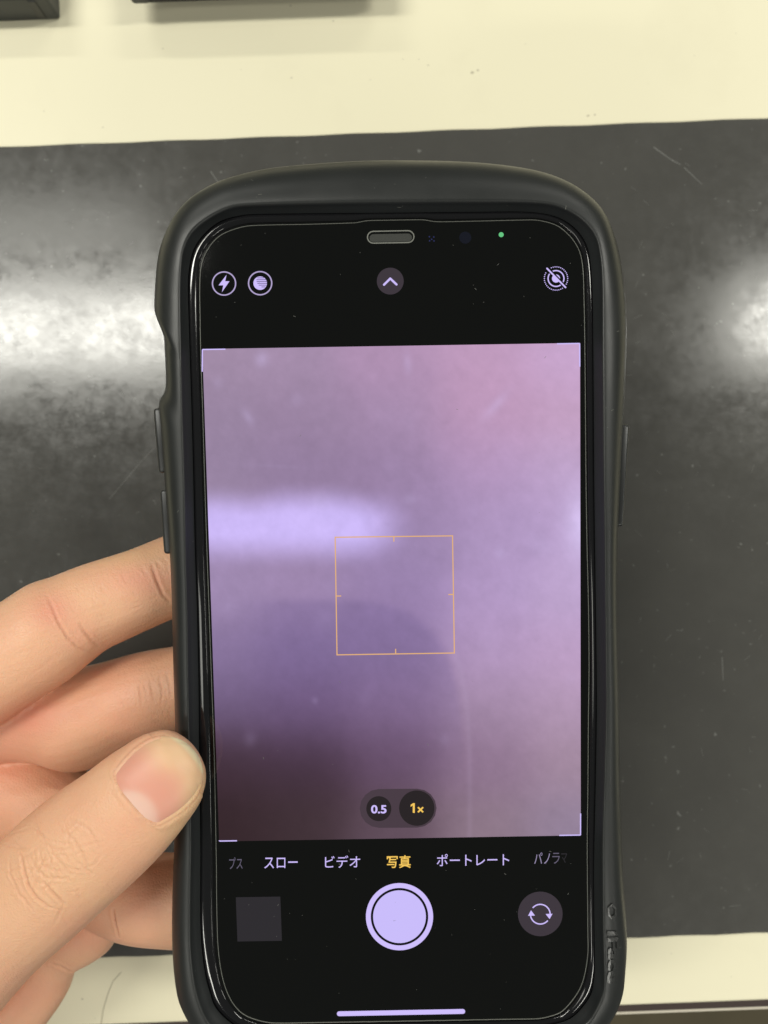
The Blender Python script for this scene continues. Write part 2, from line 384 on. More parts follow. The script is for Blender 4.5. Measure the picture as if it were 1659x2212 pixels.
# reads downwards along the flank: x of the text runs down the picture, its top points right
sc = 112/dim[0]
P2 = [(1310+ (y*23/dim[1]) + 2.5*math.sin(x*sc/112*3.14), 2010 + x*sc) for x, y in T]
raise_on_case('raised_lettering', P2, TF, M['raised'], 0.24)
hexo = []; hexi = []
for k in range(6):
    a = math.radians(60*k+30); hexo.append((1321+12.5*math.cos(a)*.85, 1968+17*math.sin(a))); hexi.append((1321+7.5*math.cos(a)*.85, 1968+10.5*math.sin(a)))
raise_on_case('hexagon_emblem', hexo+hexi, [(i, (i+1) % 6, 6+(i+1) % 6, 6+i) for i in range(6)], M['raised'], 0.2)

# ------------------------------------------------------------------ the phone
phone = empty('smartphone', PM)
tag(phone, 'smartphone in the black case showing its camera screen', 'smartphone')
def shift(c, d): return inset(c, -d)
frame_c = rrect(35.7, 73.3, 10.5, 240) + CEN
V, Fc = loft([z3(inset(frame_c, 1.2), -7.4), z3(inset(frame_c, .3), -7.1), z3(frame_c, -6.4), z3(frame_c, -0.9), z3(inset(frame_c, .25), -0.35), z3(inset(frame_c, .7), -0.12)], cap0=True)
mesh('frame', V, Fc, M['gloss'], phone)
V, Fc = loft([z3(inset(frame_c, .68), -0.12), z3(inset(frame_c, .95), -0.02), z3(inset(frame_c, 1.2), 0.0)], cap1=True)
disp = mesh('display', V, Fc, M['glass'], phone, False)
# screen protector edge: runs just inside the frame, with the little bump over the earpiece
P_PX = [(560,486.5),(660,484.5),(762,481.5),(776,480),(792,476.6),(850,475.4),(912,474.6),(926,476),(944,479),(1040,477.3),(1130,475.2),(1159.6,475.4),(1190,482),(1213,493),(1243,525),(1258,568),(1262,661.7),(1263.7,778),(1265.6,1012),(1268,1173),(1271,1296),(1272.5,1437),(1271,1560),(1270,1700),(1268.6,1812),(1269,1901),(1270,2013),(1270,2060),(1262,2110),(1248,2145),
        (489,2140),(478,2100),(470.5,2040),(468,1950),(467,1850),(463,1650),(458,1500),(451,1300),(444,1100),(438,900),(433.5,760),(432,680),(431.6,609.6),(435.4,569),(451,534.6),(476,508),(519.7,490.9)]
def curve_free(pxs, z):
    return curve(pxs, z, 2150)
cP = curve_free(P_PX, 0.1)
w_e = 0.055
V, Fc = loft([z3(shift(cP, w_e), 0.004), z3(shift(cP, w_e*.7), 0.10), z3(cP, 0.16), z3(inset(cP, w_e*.7), 0.10), z3(inset(cP, w_e), 0.004)])
mesh('screen_protector_edge', V, Fc, M['protedge'], phone)
# glossy gasket between the glass and the rim
cg = mix(cP, cG, 0.62)
wid = np.linalg.norm(cG-cP, axis=1)
rg = []
for k in range(9):
    a = math.pi*k/8
    rg.append(z3(mix(cP, cG, 0.60-0.40*math.cos(a)), 0.02+0.46*math.sin(a)))
V, Fc = loft(rg[::-1]); mesh('glossy_rim', V, Fc, M['gloss'], phone)

# ---- what the screen shows (thin lit sheets on the glass)
def sheet(name, pts_px, m, z=0.02, parent=None):
    P = pls(pts_px, 0.0); P[:, 2] = z
    if np.cross(P[1][:2]-P[0][:2], P[2][:2]-P[1][:2]) < 0: P = P[::-1]
    return mesh(name, P, [tuple(range(len(P)))], m, parent or disp, False)
def circ(cx_, cy_, r, n=48, a0=0, a1=360): return [(cx_+r*math.cos(math.radians(a0+(a1-a0)*k/(n if a1-a0 == 360 else n-1))), cy_-r*math.sin(math.radians(a0+(a1-a0)*k/(n if a1-a0 == 360 else n-1)))) for k in range(n)]
class U(G):                                         # flat shapes given in pixels
    def __init__(s, z): super().__init__(); s.z = z
    def poly(s, pts):
        P = pls(pts, 0.0); P[:, 2] = s.z
        A = 0.5*np.sum(P[:, 0]*np.roll(P[:, 1], -1)-P[:, 1]*np.roll(P[:, 0], -1))
        if A < 0: P = P[::-1]
        return s.add(P, [tuple(range(len(P)))])
    def ann(s, cx_, cy_, r0, r1, a0=0, a1=360, n=56):
        o, i = circ(cx_, cy_, r1, n, a0, a1), circ(cx_, cy_, r0, n, a0, a1)
        P = pls(o+i, 0.0); P[:, 2] = s.z; m_ = n if a1-a0 == 360 else n-1
        return s.add(P, [(k, (k+1) % n, n+(k+1) % n, n+k) for k in range(m_)])
    def line(s, a, b, w):
        a, b = np.array(a, float), np.array(b, float); d = (b-a)/np.linalg.norm(b-a); q = np.array([-d[1], d[0]])*w/2
        return s.poly([a-q, b-q, b+q, a+q])
    def capsule(s, a, b, w):
        a, b = np.array(a, float), np.array(b, float); d = (b-a)/np.linalg.norm(b-a); th = math.degrees(math.atan2(-d[1], d[0]))
        return s.poly(circ(b[0], b[1], w/2, 9, th-90, th+90) + circ(a[0], a[1], w/2, 9, th+90, th+270))
    def text(s, body, x0, x1, y0, y1, off=0.0, slope=0.0):
        T, TF, dim = text_tris(body, off)
        P = pls([(x0+(x1-x0)*a/dim[0], y1-(y1-y0)*b/dim[1]+slope*((x0+(x1-x0)*a/dim[0])-(x0+x1)/2)) for a, b in T], 0.0); P[:, 2] = s.z
        return s.add(P, TF)
    def out(s, name, m, parent=None): return s.obj(name, m, parent or disp, False)

# picture in the viewfinder: a soft colour field on a fine grid
KEY = [(450,770,160,138,165),(600,770,164,140,170),(850,770,176,144,178),(1050,770,190,153,187),(1240,770,200,166,206),
 (450,900,150,130,158),(650,900,152,129,159),(850,900,165,138,172),(1050,900,188,150,184),(1240,900,194,158,190),
 (450,1010,150,130,160),(650,1010,146,124,158),(850,1010,150,126,162),(1050,1010,178,148,188),(1240,1010,190,164,204),
 (950,1120,158,134,174),(1100,1120,178,153,196),(850,1180,152,130,172),(650,1200,158,135,174),(470,1200,160,138,178),
 (480,1260,158,136,174),(650,1270,156,132,172),(850,1270,152,128,172),(1050,1270,176,150,194),(1240,1270,190,165,206),
 (480,1400,134,114,154),(650,1390,132,110,154),(850,1380,138,115,158),(1050,1400,178,150,190),(1240,1400,188,158,196),
 (480,1520,112,92,128),(650,1520,108,84,120),(850,1510,134,108,145),(1050,1520,162,136,166),(1240,1520,178,150,180),
 (480,1640,62,42,54),(650,1640,64,44,60),(850,1620,98,74,100),(1050,1640,140,114,140),(1240,1640,160,135,156),
 (490,1790,48,30,36),(650,1780,60,43,50),(850,1790,94,74,88),(1050,1790,140,118,134),(1240,1790,146,128,152)]
def lin(c): c = c/255.0; return np.where(c <= 0.04045, c/12.92, ((c+0.055)/1.055)**2.4)
def sm(x, a, b): t = np.clip((x-a)/(b-a), 0, 1); return t*t*(3-2*t)
def field(X, Y):
    K = np.array(KEY, float); w = np.exp(-(((X[..., None]-K[:, 0])/105)**2+((Y[..., None]-K[:, 1])/86)**2))+1e-9
    col = (w[..., None]*K[:, 2:]).sum(-2)/w.sum(-1)[..., None]
    def over(col, a, c): return col*(1-a[..., None])+np.array(c, float)*a[..., None]
    wob = 5*np.sin(X/47)+2*np.sin(X/19+1)
    xe = 848+22*np.sin((Y-1060)/40)
    band = sm(Y+wob, 1030, 1112)*(1-sm(Y-(X-450)*.01, 1138, 1222))*(1-sm(X, xe-100, xe+40))
    col = over(col, band*.93, (208, 189, 253))
    col = over(col, .8*np.exp(-(((X-1262)/42)**2+((Y-1125)/72)**2)), (222, 204, 250))
    # the phone's own shadow within the picture, painted as a darker shape
    f_ = (np.maximum(X-700, 0)/300)**3.2+(np.maximum(1700-Y, 0)/414)**3.2
    col = over(col, .30*(1-sm(f_, .88, 1.10))*sm(X, 480, 640)*(1-sm(Y, 1380, 1720)), (112, 94, 142))
    col = over(col, .10*np.exp(-((f_-1.16)/.07)**2)*sm(X, 860, 990)*sm(Y, 1300, 1420), (200, 180, 215))  # pale arc paints in part of the streak mirrored by the glass
    for (a, b, sx, sy, ang, k) in ((565,775,14,16,0,.30),(880,785,9,22,-.1,.2),(1072,870,10,34,.75,.25),(536,897,9,20,-.6,.2),(640,860,14,14,0,.1),(470,825,12,12,0,.12),(1080,1185,12,12,0,.16),(690,1075,22,16,0,.15),(885,1070,14,12,0,.16),
                                 (540,1590,14,16,.2,.12),(680,1505,7,8,0,.14),(960,1590,12,14,0,.1),(1170,1170,30,20,.5,.1),(600,1000,60,4,.05,.06)):
        u = (X-a)*math.cos(ang)+(Y-b)*math.sin(ang); v = -(X-a)*math.sin(ang)+(Y-b)*math.cos(ang)
        col = over(col, k*np.exp(-(u/sx)**2-(v/sy)**2), (214, 198, 246))
    for k in range(46):
        a, b = rng.uniform(440, 1250), rng.uniform(760, 1500); s_ = rng.uniform(8, 34); q = rng.uniform(.02, .07)
        col = over(col, q*np.exp(-((X-a)/s_)**2-((Y-b)/(s_*rng.uniform(.6, 1.6)))**2), (210, 190, 240) if k % 3 else (110, 90, 130))
    n_ = rng.normal(0, 1, X.shape); n_ = (n_+np.roll(n_, 1, 0)+np.roll(n_, 1, 1)+np.roll(n_, (1, 1), (0, 1)))/2
    b_ = rng.normal(0, 1, X.shape)
    for k in range(9): b_ = (b_+np.roll(b_, 1, 0)+np.roll(b_, -1, 0)+np.roll(b_, 1, 1)+np.roll(b_, -1, 1))/3.4
    return np.clip(col*(1+.004*n_+.007*b_/b_.std())[..., None], 0, 255)
nx, ny = 205, 268
c4 = [(437.2, 754), (1252.9, 740.9), (1254.6, 1804.4), (473.4, 1817.5)]
q4 = pls(c4)
uu, vv = np.meshgrid(np.linspace(0, 1, nx), np.linspace(0, 1, ny))
PX = (1-vv)[..., None]*((1-uu)[..., None]*np.array(c4[0])+uu[..., None]*np.array(c4[1]))+vv[..., None]*((1-uu)[..., None]*np.array(c4[3])+uu[..., None]*np.array(c4[2]))
P3 = (1-vv)[..., None]*((1-uu)[..., None]*q4[0]+uu[..., None]*q4[1])+vv[..., None]*((1-uu)[..., None]*q4[3]+uu[..., None]*q4[2])
P3[..., 2] = 0.015
Fg = [(j*nx+i, (j+1)*nx+i, (j+1)*nx+i+1, j*nx+i+1) for j in range(ny-1) for i in range(nx-1)]
mv = mat('viewfinder picture', (0.003, 0.003, 0.003), 0.04, 0.5, emit=(1, 1, 1, 1))
at = mv.node_tree.nodes.new('ShaderNodeAttribute'); at.attribute_name = 'picture'
mv.node_tree.links.new(at.outputs['Color'], mv.node_tree.nodes['Principled BSDF'].inputs['Emission Color'])
vf = mesh('viewfinder_picture', P3.reshape(-1, 3), Fg, mv, disp, True)
col = lin(field(PX[..., 0], PX[..., 1]))
ca = vf.data.color_attributes.new('picture', 'FLOAT_COLOR', 'POINT')
ca.data.foreach_set('color', np.c_[col.reshape(-1, 3), np.ones(nx*ny)].astype(np.float32).ravel())

Z1, Z2, Z3 = 0.03, 0.045, 0.06
# corner brackets
for (a, b, c_) in (((437, 803), (437.3, 755.2), (487, 754.4)), ((1203, 742.8), (1252, 742), (1252.3, 792)), ((1254, 1757), (1253.8, 1803.6), (1208, 1804.3)), ((473.8, 1815.2), (474, 1816.6), (512, 1816))):
    u = U(Z1); u.line(a, b, 2.6); u.line(b, c_, 2.6); u.out('corner_bracket', M['white'])
# focus frame
u = U(Z1); q = [(724, 1160.5), (977.5, 1157.5), (981.5, 1410.5), (728, 1414.5)]
for i in range(4):
    a, b = np.array(q[i]), np.array(q[(i+1) % 4]); d = (b-a)/np.linalg.norm(b-a); u.line(a-d, b+d, 2.4)
    m_ = (a+b)/2; n_ = np.array([-d[1], d[0]]); u.line(m_, m_+n_*11, 2.4)
u.out('focus_frame', M['focus'])
# top row
def bolt(cx_, cy_, s): return [(cx_+a*s, cy_+b*s) for a, b in ((5.5, -19), (2.5, -5), (12, -5), (-4.5, 19), (-1.5, 4), (-12, 4))]
U(Z1).ann(484, 612.5, 23.6, 26.4).poly(bolt(484, 612.5, .98)).out('flash_icon', M['ring'])
U(Z2).poly(bolt(484, 612.5, .98)).out('flash_bolt', M['white'])
U(Z1).ann(562, 611.8, 23.6, 26.4).out('night_mode_icon', M['ring'])
u = U(Z2); u.poly(circ(562, 611.8, 14.6)); u.out('night_mode_moon', M['white'])
u = U(Z3)
for k, (xa, xb) in enumerate(((556, 570), (554, 575), (554.5, 577), (556, 577), (559, 575), (565, 573))): u.line((xa, 600.5+3.9*k), (xb, 600.5+3.9*k), 1.5)
u.out('night_mode_lines', M['mist'])
U(Z1).poly(circ(843, 607.3, 29)).out('menu_button', M['grey'])
U(Z2).capsule((829.5, 615.2), (843, 601.8), 4.6).capsule((843, 601.8), (856.5, 614.6), 4.6).out('menu_chevron', M['white'])
u = U(Z1); cx_, cy_ = 1201, 601.7
for k in range(38):
    a = 360*k/38
    if min(abs((a-134+180) % 360-180), abs((a-316+180) % 360-180)) < 9: continue
    u.poly(circ(cx_+25.2*math.cos(math.radians(a)), cy_-25.2*math.sin(math.radians(a)), 1.25, 8))
u.ann(cx_, cy_, 15.8, 18.4, -34, 125).ann(cx_, cy_, 15.8, 18.4, 144, 306).poly(circ(cx_, cy_, 8.8))
u.out('live_photo_icon', M['white'])
U(Z2).line((1182.5, 578.5), (1224, 621.5), 6.2).out('live_photo_gap', M['black'])
U(Z3).capsule((1181.5, 580), (1221.5, 621), 3.4).out('live_photo_slash', M['white'])
U(Z1).poly(circ(1082.6, 507, 5.4)).out('camera_in_use_dot', M['green'])
# earpiece and sensors
sl = 0.018
U(Z1).capsule((806.5, 512.6), (881.5, 511.2), 28).out('earpiece_edge', M['protedge'])
ep = U(Z2); ep.capsule((806.5, 512.6), (881.5, 511.2), 23); ep.out('earpiece_slot', M['glass'])
U(Z3).capsule((806.5, 514.6), (881.5, 513.2), 17).out('earpiece_grille', M['grille'])
U(Z1).poly(circ(1005, 513.5, 13)).out('front_camera', M['lens'])
u = U(Z1)
for a, b in ((-5, -4.5), (4.5, -4), (-4.5, 4.2), (5, 4.5), (0, 1)): u.poly(circ(932.5+a, 516+b, 1.7, 8))
u.out('dot_projector', ui('ui sensor blue', (40, 44, 88)))
# zoom pill
U(Z1).capsule((819, 1746.2), (901, 1745.6), 84).out('zoom_bar', M['pill'])
U(Z2).poly(circ(818.3, 1746.6, 27)).out('half_zoom_button', M['pilldisc'])
U(Z2).poly(circ(900.3, 1745.4, 38.2)).out('one_zoom_button', M['pilldisc'])
U(Z3).text('0.5', 801.5, 835, 1738.6, 1757, 0.028).out('zoom_label', M['white'])
U(Z3).poly([(891.6, 1755.6), (891.6, 1739.6), (887, 1742.6), (887, 1738.2), (892.2, 1734.6), (896, 1734.6), (896, 1755.6)]).text('×', 901.5, 915.2, 1742.2, 1755.4, 0.02).out('zoom_label', M['yellow'])
# mode strip
for body, x0, x1, y0, y1, m_, off in (('プス', 495, 524, 1852, 1877, 'dim', 0), ('スロー', 571, 643, 1852, 1875.5, 'white', .003), ('ビデオ', 702, 778, 1848, 1874.5, 'white', .003),
        ('写真', 835.5, 887.5, 1847.5, 1875, 'yellow', .013), ('ポートレート', 943.5, 1100, 1844, 1870, 'white', .003), ('パノ', 1154, 1188, 1841.5, 1866, 'dim2', 0), ('ラ', 1193, 1209, 1842, 1865.5, 'dim', 0), ('マ', 1212, 1225, 1843, 1864, 'tile', 0)):
    U(Z1).text(body, x0, x1, y0, y1, off, -0.012).out('mode_label', M[m_])
# shutter row
U(Z1).ann(863, 1980, 62, 72.6, n=90).out('shutter_ring', M['white'])
U(Z1).poly(circ(863, 1980, 57, 90)).out('shutter_button', M['disc'])
U(Z1).poly([(509.5, 1938), (605.5, 1936.5), (609, 2032), (513, 2033.5)]).out('last_photo_tile', M['tile'])
U(Z1).poly(circ(1167, 1974, 48.2)).out('flip_camera_button', M['grey'])
u = U(Z2).ann(1167, 1974.5, 19.8, 22.6, 2, 140, 40).ann(1167, 1974.5, 19.8, 22.6, 182, 320, 40)
u.poly([(1178.5, 1974), (1193.5, 1973.5), (1187, 1985)]); u.poly([(1140.5, 1978), (1155.5, 1977.5), (1147, 1966)])
u.out('flip_camera_arrows', M['white'])
U(Z1).capsule((733, 2189.6), (999.5, 2184.6), 10.5).out('home_bar', M['white'])
# dust on the glass
g = G(); 
for k in range(150):
    a, b = rng.uniform(440, 1260), rng.uniform(495, 2200)
    if 740 < b < 1830 and k % 5: continue
    P = pl(a, b); t = rng.uniform(0, 3.14); l = rng.choice([.04, .05, .06, .2]); w = .028
    d = np.array([math.cos(t), math.sin(t), 0])*l; q = np.array([-math.sin(t), math.cos(t), 0])*w; P[2] = 0.09
    g.add([P-d-q, P+d-q, P+d+q, P-d+q], [(0, 1, 2, 3)])
g.obj('dust', mat('dust', (0.16, 0.16, 0.15), 0.9, 0.1), phone, False)['kind'] = 'stuff'
# lint caught on the rim
g = G(); vis = 0
for k in range(170):
    a, b = rng.uniform(345, 1345), rng.uniform(355, 2200)
    if 440 < a < 1260 and b > 470: continue
    q = pl(a, b, 0); d = q-CAM_L; d /= np.linalg.norm(d)
    h, n, i, _ = case_bvh.ray_cast(Vector(CAM_L), Vector(d))
    if h is None: continue
    if n.dot(Vector(d)) > 0: n = -n
    t = Vector((rng.normal(), rng.normal(), rng.normal())).cross(n).normalized(); l = rng.choice([.05, .06, .08, .3]); s_ = n.cross(t)*.03; h = h+n*.03
    g.add([h-t*l-s_, h+t*l-s_, h+t*l+s_, h-t*l+s_], [(0, 1, 2, 3)])
g.obj('lint', mat('lint', (0.2, 0.2, 0.18), 0.9, 0.1), case, False)['kind'] = 'stuff'

# ------------------------------------------------------------------ the hand
def fingertube(stations, n=28, sub=5, tip=True):
    """stations: (upper px, lower px, depth, thickness ratio)"""
    C_, Wd, K = [], [], []
    for (a, b, d, k) in stations:
        A, B = px(*a, d), px(*b, d)
        C_.append((A+B)/2); Wd.append((B-A)/2); K.append(k)
    C_, Wd, K = np.array(C_), np.array(Wd), np.array(K)
    def cr(A):
        A2 = np.concatenate([[2*A[0]-A[1]], A, [2*A[-1]-A[-2]]]); out = []
        for i in range(len(A)-1):
            a, b, c, d = A2[i:i+4]
            for k in range(sub):
                t = k/sub; out.append(0.5*((2*b)+(c-a)*t+(2*a-5*b+4*c-d)*t*t+(3*b-3*c+d-a)*t**3))
        return np.array(out+[A[-1]])
    C_, Wd, K = cr(C_), cr(Wd), cr(K)
    T = np.gradient(C_, axis=0); T /= np.linalg.norm(T, axis=1)[:, None]
    rings = []
    for c, w, k, t in zip(C_, Wd, K, T):
        r = np.linalg.norm(w); b = w/r; nrm = np.cross(b, t); nrm /= np.linalg.norm(nrm)
        if nrm[2] < 0: nrm = -nrm
        a = np.linspace(0, 2*math.pi, n, endpoint=False)
        rings.append(c + np.outer(np.cos(a), b)*r + np.outer(np.sin(a), nrm)*r*k)
    if tip:
        c, w, k, t = C_[-1], Wd[-1], K[-1], T[-1]; r = np.linalg.norm(w); b = w/r; nrm = np.cross(b, t)
        if nrm[2] < 0: nrm = -nrm
        for q in (0.35, 0.65, 0.87, 0.98):
            s_ = math.sqrt(1-q*q); rings.append(c+t*r*0.75*q + np.outer(np.cos(a), b)*r*s_ + np.outer(np.sin(a), nrm)*r*k*s_)
    return loft(rings, cap0=True, cap1=True)

thumb = [((-560,2420),(-250,2720),172,.7),((-430,2250),(-170,2530),166,.85),((-310,2105),(-100,2335),156,.92),((-200,1990),(-14,2206),148,.90),((-100,1897),(76,2100),141,.86),((0,1815),(171,2014),136,.84),((61,1760),(232,1958),134,.84),((122,1712),(290,1905),132.5,.82),((183,1671),(341,1855),131,.78),((229,1636),(378,1812),130,.74),
         ((274,1607),(408,1772),129.3,.70),((305,1590),(429,1738),128.8,.66),((338,1579),(442,1702),128.4,.62),((354,1578),(444,1684),128.3,.6),((372,1581),(443,1666),128.2,.58),((388,1588),(438,1647),128.2,.55),((402,1597),(431,1632),128.2,.5),((412,1606),(425,1621),128.2,.45)]
index = [((-400,1600),(-300,1880),168,.85),((-290,1500),(-215,1745),158,.9),((-180,1420),(-120,1645),152,.92),((-80,1347),(-10,1572),149,.93),((0,1302),(70,1520),148,.93),((62,1262),(145,1472),148.3,.93),((110,1246),(190,1436),149,.92),((169,1223),(232,1403),150,.9),((225,1205),(284,1378),151,.9),((281,1187),(338,1353),152,.9),((356,1157),(410,1322),153.5,.9),((450,1122),(500,1288),155,.9),((540,1095),(582,1250),155,.9),((610,1085),(640,1215),154.5,.88)]
middle = [((-400,1700),(-330,1960),174,.85),((-260,1570),(-215,1800),168,.9),((-130,1500),(-100,1710),163,.92),((-20,1462),(-5,1650),161,.93),((70,1452),(80,1645),160,.93),((140,1446),(165,1664),159,.93),((211,1433),(240,1645),158,.92),((295,1410),(320,1602),157,.9),((378,1396),(398,1576),156.5,.9),((470,1380),(490,1556),156,.9),((560,1376),(580,1540),155.5,.9),((630,1390),(640,1520),155,.88)]
ring = [((-420,1820),(-360,2080),176,.85),((-270,1660),(-250,1900),172,.9),((-120,1590),(-125,1800),169,.92),((0,1596),(-30,1790),167,.92),((100,1628),(35,1830),165,.92),((195,1690),(100,1900),162.5,.92),((255,1800),(170,1975),159.5,.92),((318,1842),(262,2026),157.5,.92),((385,1848),(372,2041),156.5,.9),((470,1850),(470,2040),156,.9),((560,1862),(565,2030),155.5,.9),((630,1880),(635,2005),155.5,.88)]
pinky = [((-430,2040),(-300,2300),178,.85),((-290,2120),(-210,2350),174,.9),((-170,2130),(-70,2340),170,.92),((-70,2100),(50,2268),167,.92),((10,2060),(112,2196),165,.92),((62,2030),(146,2142),164,.9),((95,2000),(160,2100),163.3,.9),((130,1965),(205,2074),162.5,.92),((170,1940),(236,2052),161.8,.92),((200,1930),(250,2030),161.2,.9)]
parts = [fingertube(x) for x in (index, middle, ring, pinky)] + [fingertube(thumb, tip=False)]
def limb(p):                                        # (x, y, depth, half width px, ratio)
    st = []
    for i, (x, y, d, h, k) in enumerate(p):
        j0, j1 = max(i-1, 0), min(i+1, len(p)-1)
        t = np.array([p[j1][0]-p[j0][0], p[j1][1]-p[j0][1]], float); t /= np.linalg.norm(t); q = np.array([-t[1], t[0]])*h
        st.append(((x-q[0], y-q[1]), (x+q[0], y+q[1]), d, k))
    return fingertube(st)
wrist = (-980, 2760)
for x, y, d in ((-350, 1740, 168), (-365, 1830, 174), (-390, 1950, 177), (-365, 2170, 178)):
    parts.append(limb([(x, y, d, 105, .95), (x*.6+wrist[0]*.4, y*.6+wrist[1]*.4, d+2, 140, .8), (wrist[0], wrist[1], 176, 150, .9)]))
parts.append(limb([(-430, 2420, 172, 190, .7), (-700, 2560, 174, 230, .75), (-980, 2760, 174, 270, .75), (-1200, 2960, 172, 275, .8), (-1700, 3420, 168, 330, .9), (-2300, 3950, 166, 380, .9)]))
parts.append(limb([(-360, 1900, 174, 110, .9), (-420, 2150, 174, 160, .8), (-480, 2420, 172, 180, .8)]))
g = G()
for V, Fc in parts: g.add(V, Fc)
raw = g.obj('hand_raw', None)
bm = bmesh.new(); bm.from_mesh(raw.data); bmesh.ops.recalc_face_normals(bm, faces=bm.faces); bm.to_mesh(raw.data); bm.free()
md = raw.modifiers.new('r', 'REMESH'); md.mode = 'VOXEL'; md.voxel_size = 0.00043; md.use_smooth_shade = True
ms = raw.modifiers.new('s', 'SMOOTH'); ms.factor = 0.5; ms.iterations = 8
dg = bpy.context.evaluated_depsgraph_get(); hm = bpy.data.meshes.new_from_object(raw.evaluated_get(dg))
bpy.data.objects.remove(raw)
# refine the side of the hand that shows, so that creases and folds are real relief
bm = bmesh.new(); bm.from_mesh(hm); bm.faces.ensure_lookup_table()
def shows(f):
    c = f.calc_center_median()/MM; d = CAM_H-c.z
    X, Y = CX+c.x/d*F_PX, CY-c.y/d*F_PX
    return -60 < X < 470 and 1100 < Y < 2260 and f.normal.z > -.15
fs = [f for f in bm.faces if shows(f)]
es = list({e for f in fs for e in f.edges})
r = bmesh.ops.subdivide_edges(bm, edges=es, cuts=1, use_grid_fill=True)
vs = list({v for f in fs if f.is_valid for v in f.verts} | {g_ for g_ in r['geom_inner'] if isinstance(g_, bmesh.types.BMVert)})
for k in range(3): bmesh.ops.smooth_vert(bm, verts=vs, factor=.5, use_axis_x=True, use_axis_y=True, use_axis_z=True)
bmesh.ops.recalc_face_normals(bm, faces=bm.faces); bm.to_mesh(hm); bm.free(); hm.update()
hm.polygons.foreach_set('use_smooth', [True]*len(hm.polygons))
polys = [tuple(p.vertices) for p in hm.polygons]
nv = len(hm.vertices); co = np.empty(nv*3, np.float32); hm.vertices.foreach_get('co', co); co = co.reshape(-1, 3).astype(float)/MM
no = np.empty(nv*3, np.float32); hm.vertices.foreach_get('normal', no); no = no.reshape(-1, 3).astype(float)
hb = BVHTree.FromPolygons([Vector(v) for v in co], polys)
CAMW = Vector((0, 0, CAM_H))
def hit(x, y):
    d = Vector(((x-CX)/F_PX, (CY-y)/F_PX, -1)).normalized()
    h, n, i, _ = hb.ray_cast(CAMW, d)
    if h is not None and n.dot(d) > 0: n = -n
    return h, n
vpx = np.c_[CX+co[:, 0]/(CAM_H-co[:, 2])*F_PX, CY-co[:, 1]/(CAM_H-co[:, 2])*F_PX]
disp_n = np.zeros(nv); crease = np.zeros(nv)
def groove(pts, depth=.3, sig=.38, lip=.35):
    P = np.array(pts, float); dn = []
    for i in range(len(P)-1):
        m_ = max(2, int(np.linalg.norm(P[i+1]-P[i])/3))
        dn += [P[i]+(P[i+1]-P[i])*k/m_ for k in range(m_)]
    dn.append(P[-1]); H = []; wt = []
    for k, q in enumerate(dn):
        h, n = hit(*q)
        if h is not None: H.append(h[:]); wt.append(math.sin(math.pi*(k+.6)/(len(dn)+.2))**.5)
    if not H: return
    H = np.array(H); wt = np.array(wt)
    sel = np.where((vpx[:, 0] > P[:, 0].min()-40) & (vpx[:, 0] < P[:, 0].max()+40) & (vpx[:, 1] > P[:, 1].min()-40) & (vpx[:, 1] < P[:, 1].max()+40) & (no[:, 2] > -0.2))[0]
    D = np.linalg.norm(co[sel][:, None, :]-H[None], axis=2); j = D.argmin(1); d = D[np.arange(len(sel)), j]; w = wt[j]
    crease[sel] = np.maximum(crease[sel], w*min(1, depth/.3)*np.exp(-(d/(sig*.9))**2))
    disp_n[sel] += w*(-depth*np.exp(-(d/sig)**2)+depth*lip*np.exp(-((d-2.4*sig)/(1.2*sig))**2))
for pts, dp, sg in (([(101,1286),(112,1309),(127,1345),(146,1376),(169,1399),(200,1412)], .22, .24), ([(172,1348),(184,1366),(199,1384),(212,1396)], .2, .27), ([(327,1218),(338,1252),(352,1284),(366,1300)], .24, .27),
                    ([(43,1843),(48,1862),(52,1882),(61,1913),(79,1940),(107,1961)], .30, .25), ([(94,1907),(113,1928),(140,1955)], .26, .25), ([(128,1791),(158,1812),(183,1855),(195,1897)], .12, .25), ([(20,1850),(22,1890),(40,1930),(75,1970)], .12, .25),
                    ([(66,1850),(78,1880),(100,1896),(150,1900)], .12, .22), ([(85,1835),(90,1870),(120,1880),(165,1878)], .12, .22), ([(60,1880),(100,1870),(140,1868)], .1, .22), ([(110,1840),(130,1862),(150,1890)], .1, .22), ([(150,1770),(190,1790),(215,1830)], .09, .22),
                    ([(323,1470),(328,1490),(333,1518)], .14, .22), ([(343,1462),(349,1485),(352,1510)], .14, .22), ([(360,1455),(366,1478),(370,1506)], .12, .22), ([(300,1480),(304,1500),(306,1525)], .1, .22),
                    ([(112,2082),(130,2088),(150,2098),(172,2112)], .3, .34), ([(244,1965),(248,1990),(256,2024)], .4, .22)):
    groove(pts, dp, sg)
# web of fine lines over the thumb joint and along the fingers
for k in range(70):
    x, y = rng.normal(112, 48), rng.normal(1880, 46); t = rng.choice([.9, 1.25, 2.3, 2.8, .2])+rng.normal(0, .2); l = rng.uniform(10, 30)
    groove([(x-l*math.cos(t), y-l*math.sin(t)), (x+rng.normal(0, 3), y+rng.normal(0, 3)), (x+l*math.cos(t), y+l*math.sin(t))], rng.uniform(.03, .09), .2, .4)
for k in range(46):
    x, y = rng.normal(332, 34), rng.normal(1478, 42); t = 1.35+rng.normal(0, .35); l = rng.uniform(5, 14)
    groove([(x-l*math.cos(t), y-l*math.sin(t)), (x, y), (x+l*math.cos(t), y+l*math.sin(t))], rng.uniform(.015, .055), .2, .4)
for k in range(40):
    x = rng.uniform(10, 340); y = 1440-.33*x+rng.uniform(-60, 70); t = -.35+rng.normal(0, .12); l = rng.uniform(12, 34)
    groove([(x-l*math.cos(t), y-l*math.sin(t)), (x, y), (x+l*math.cos(t), y+l*math.sin(t))], rng.uniform(.015, .04), .2, .4)
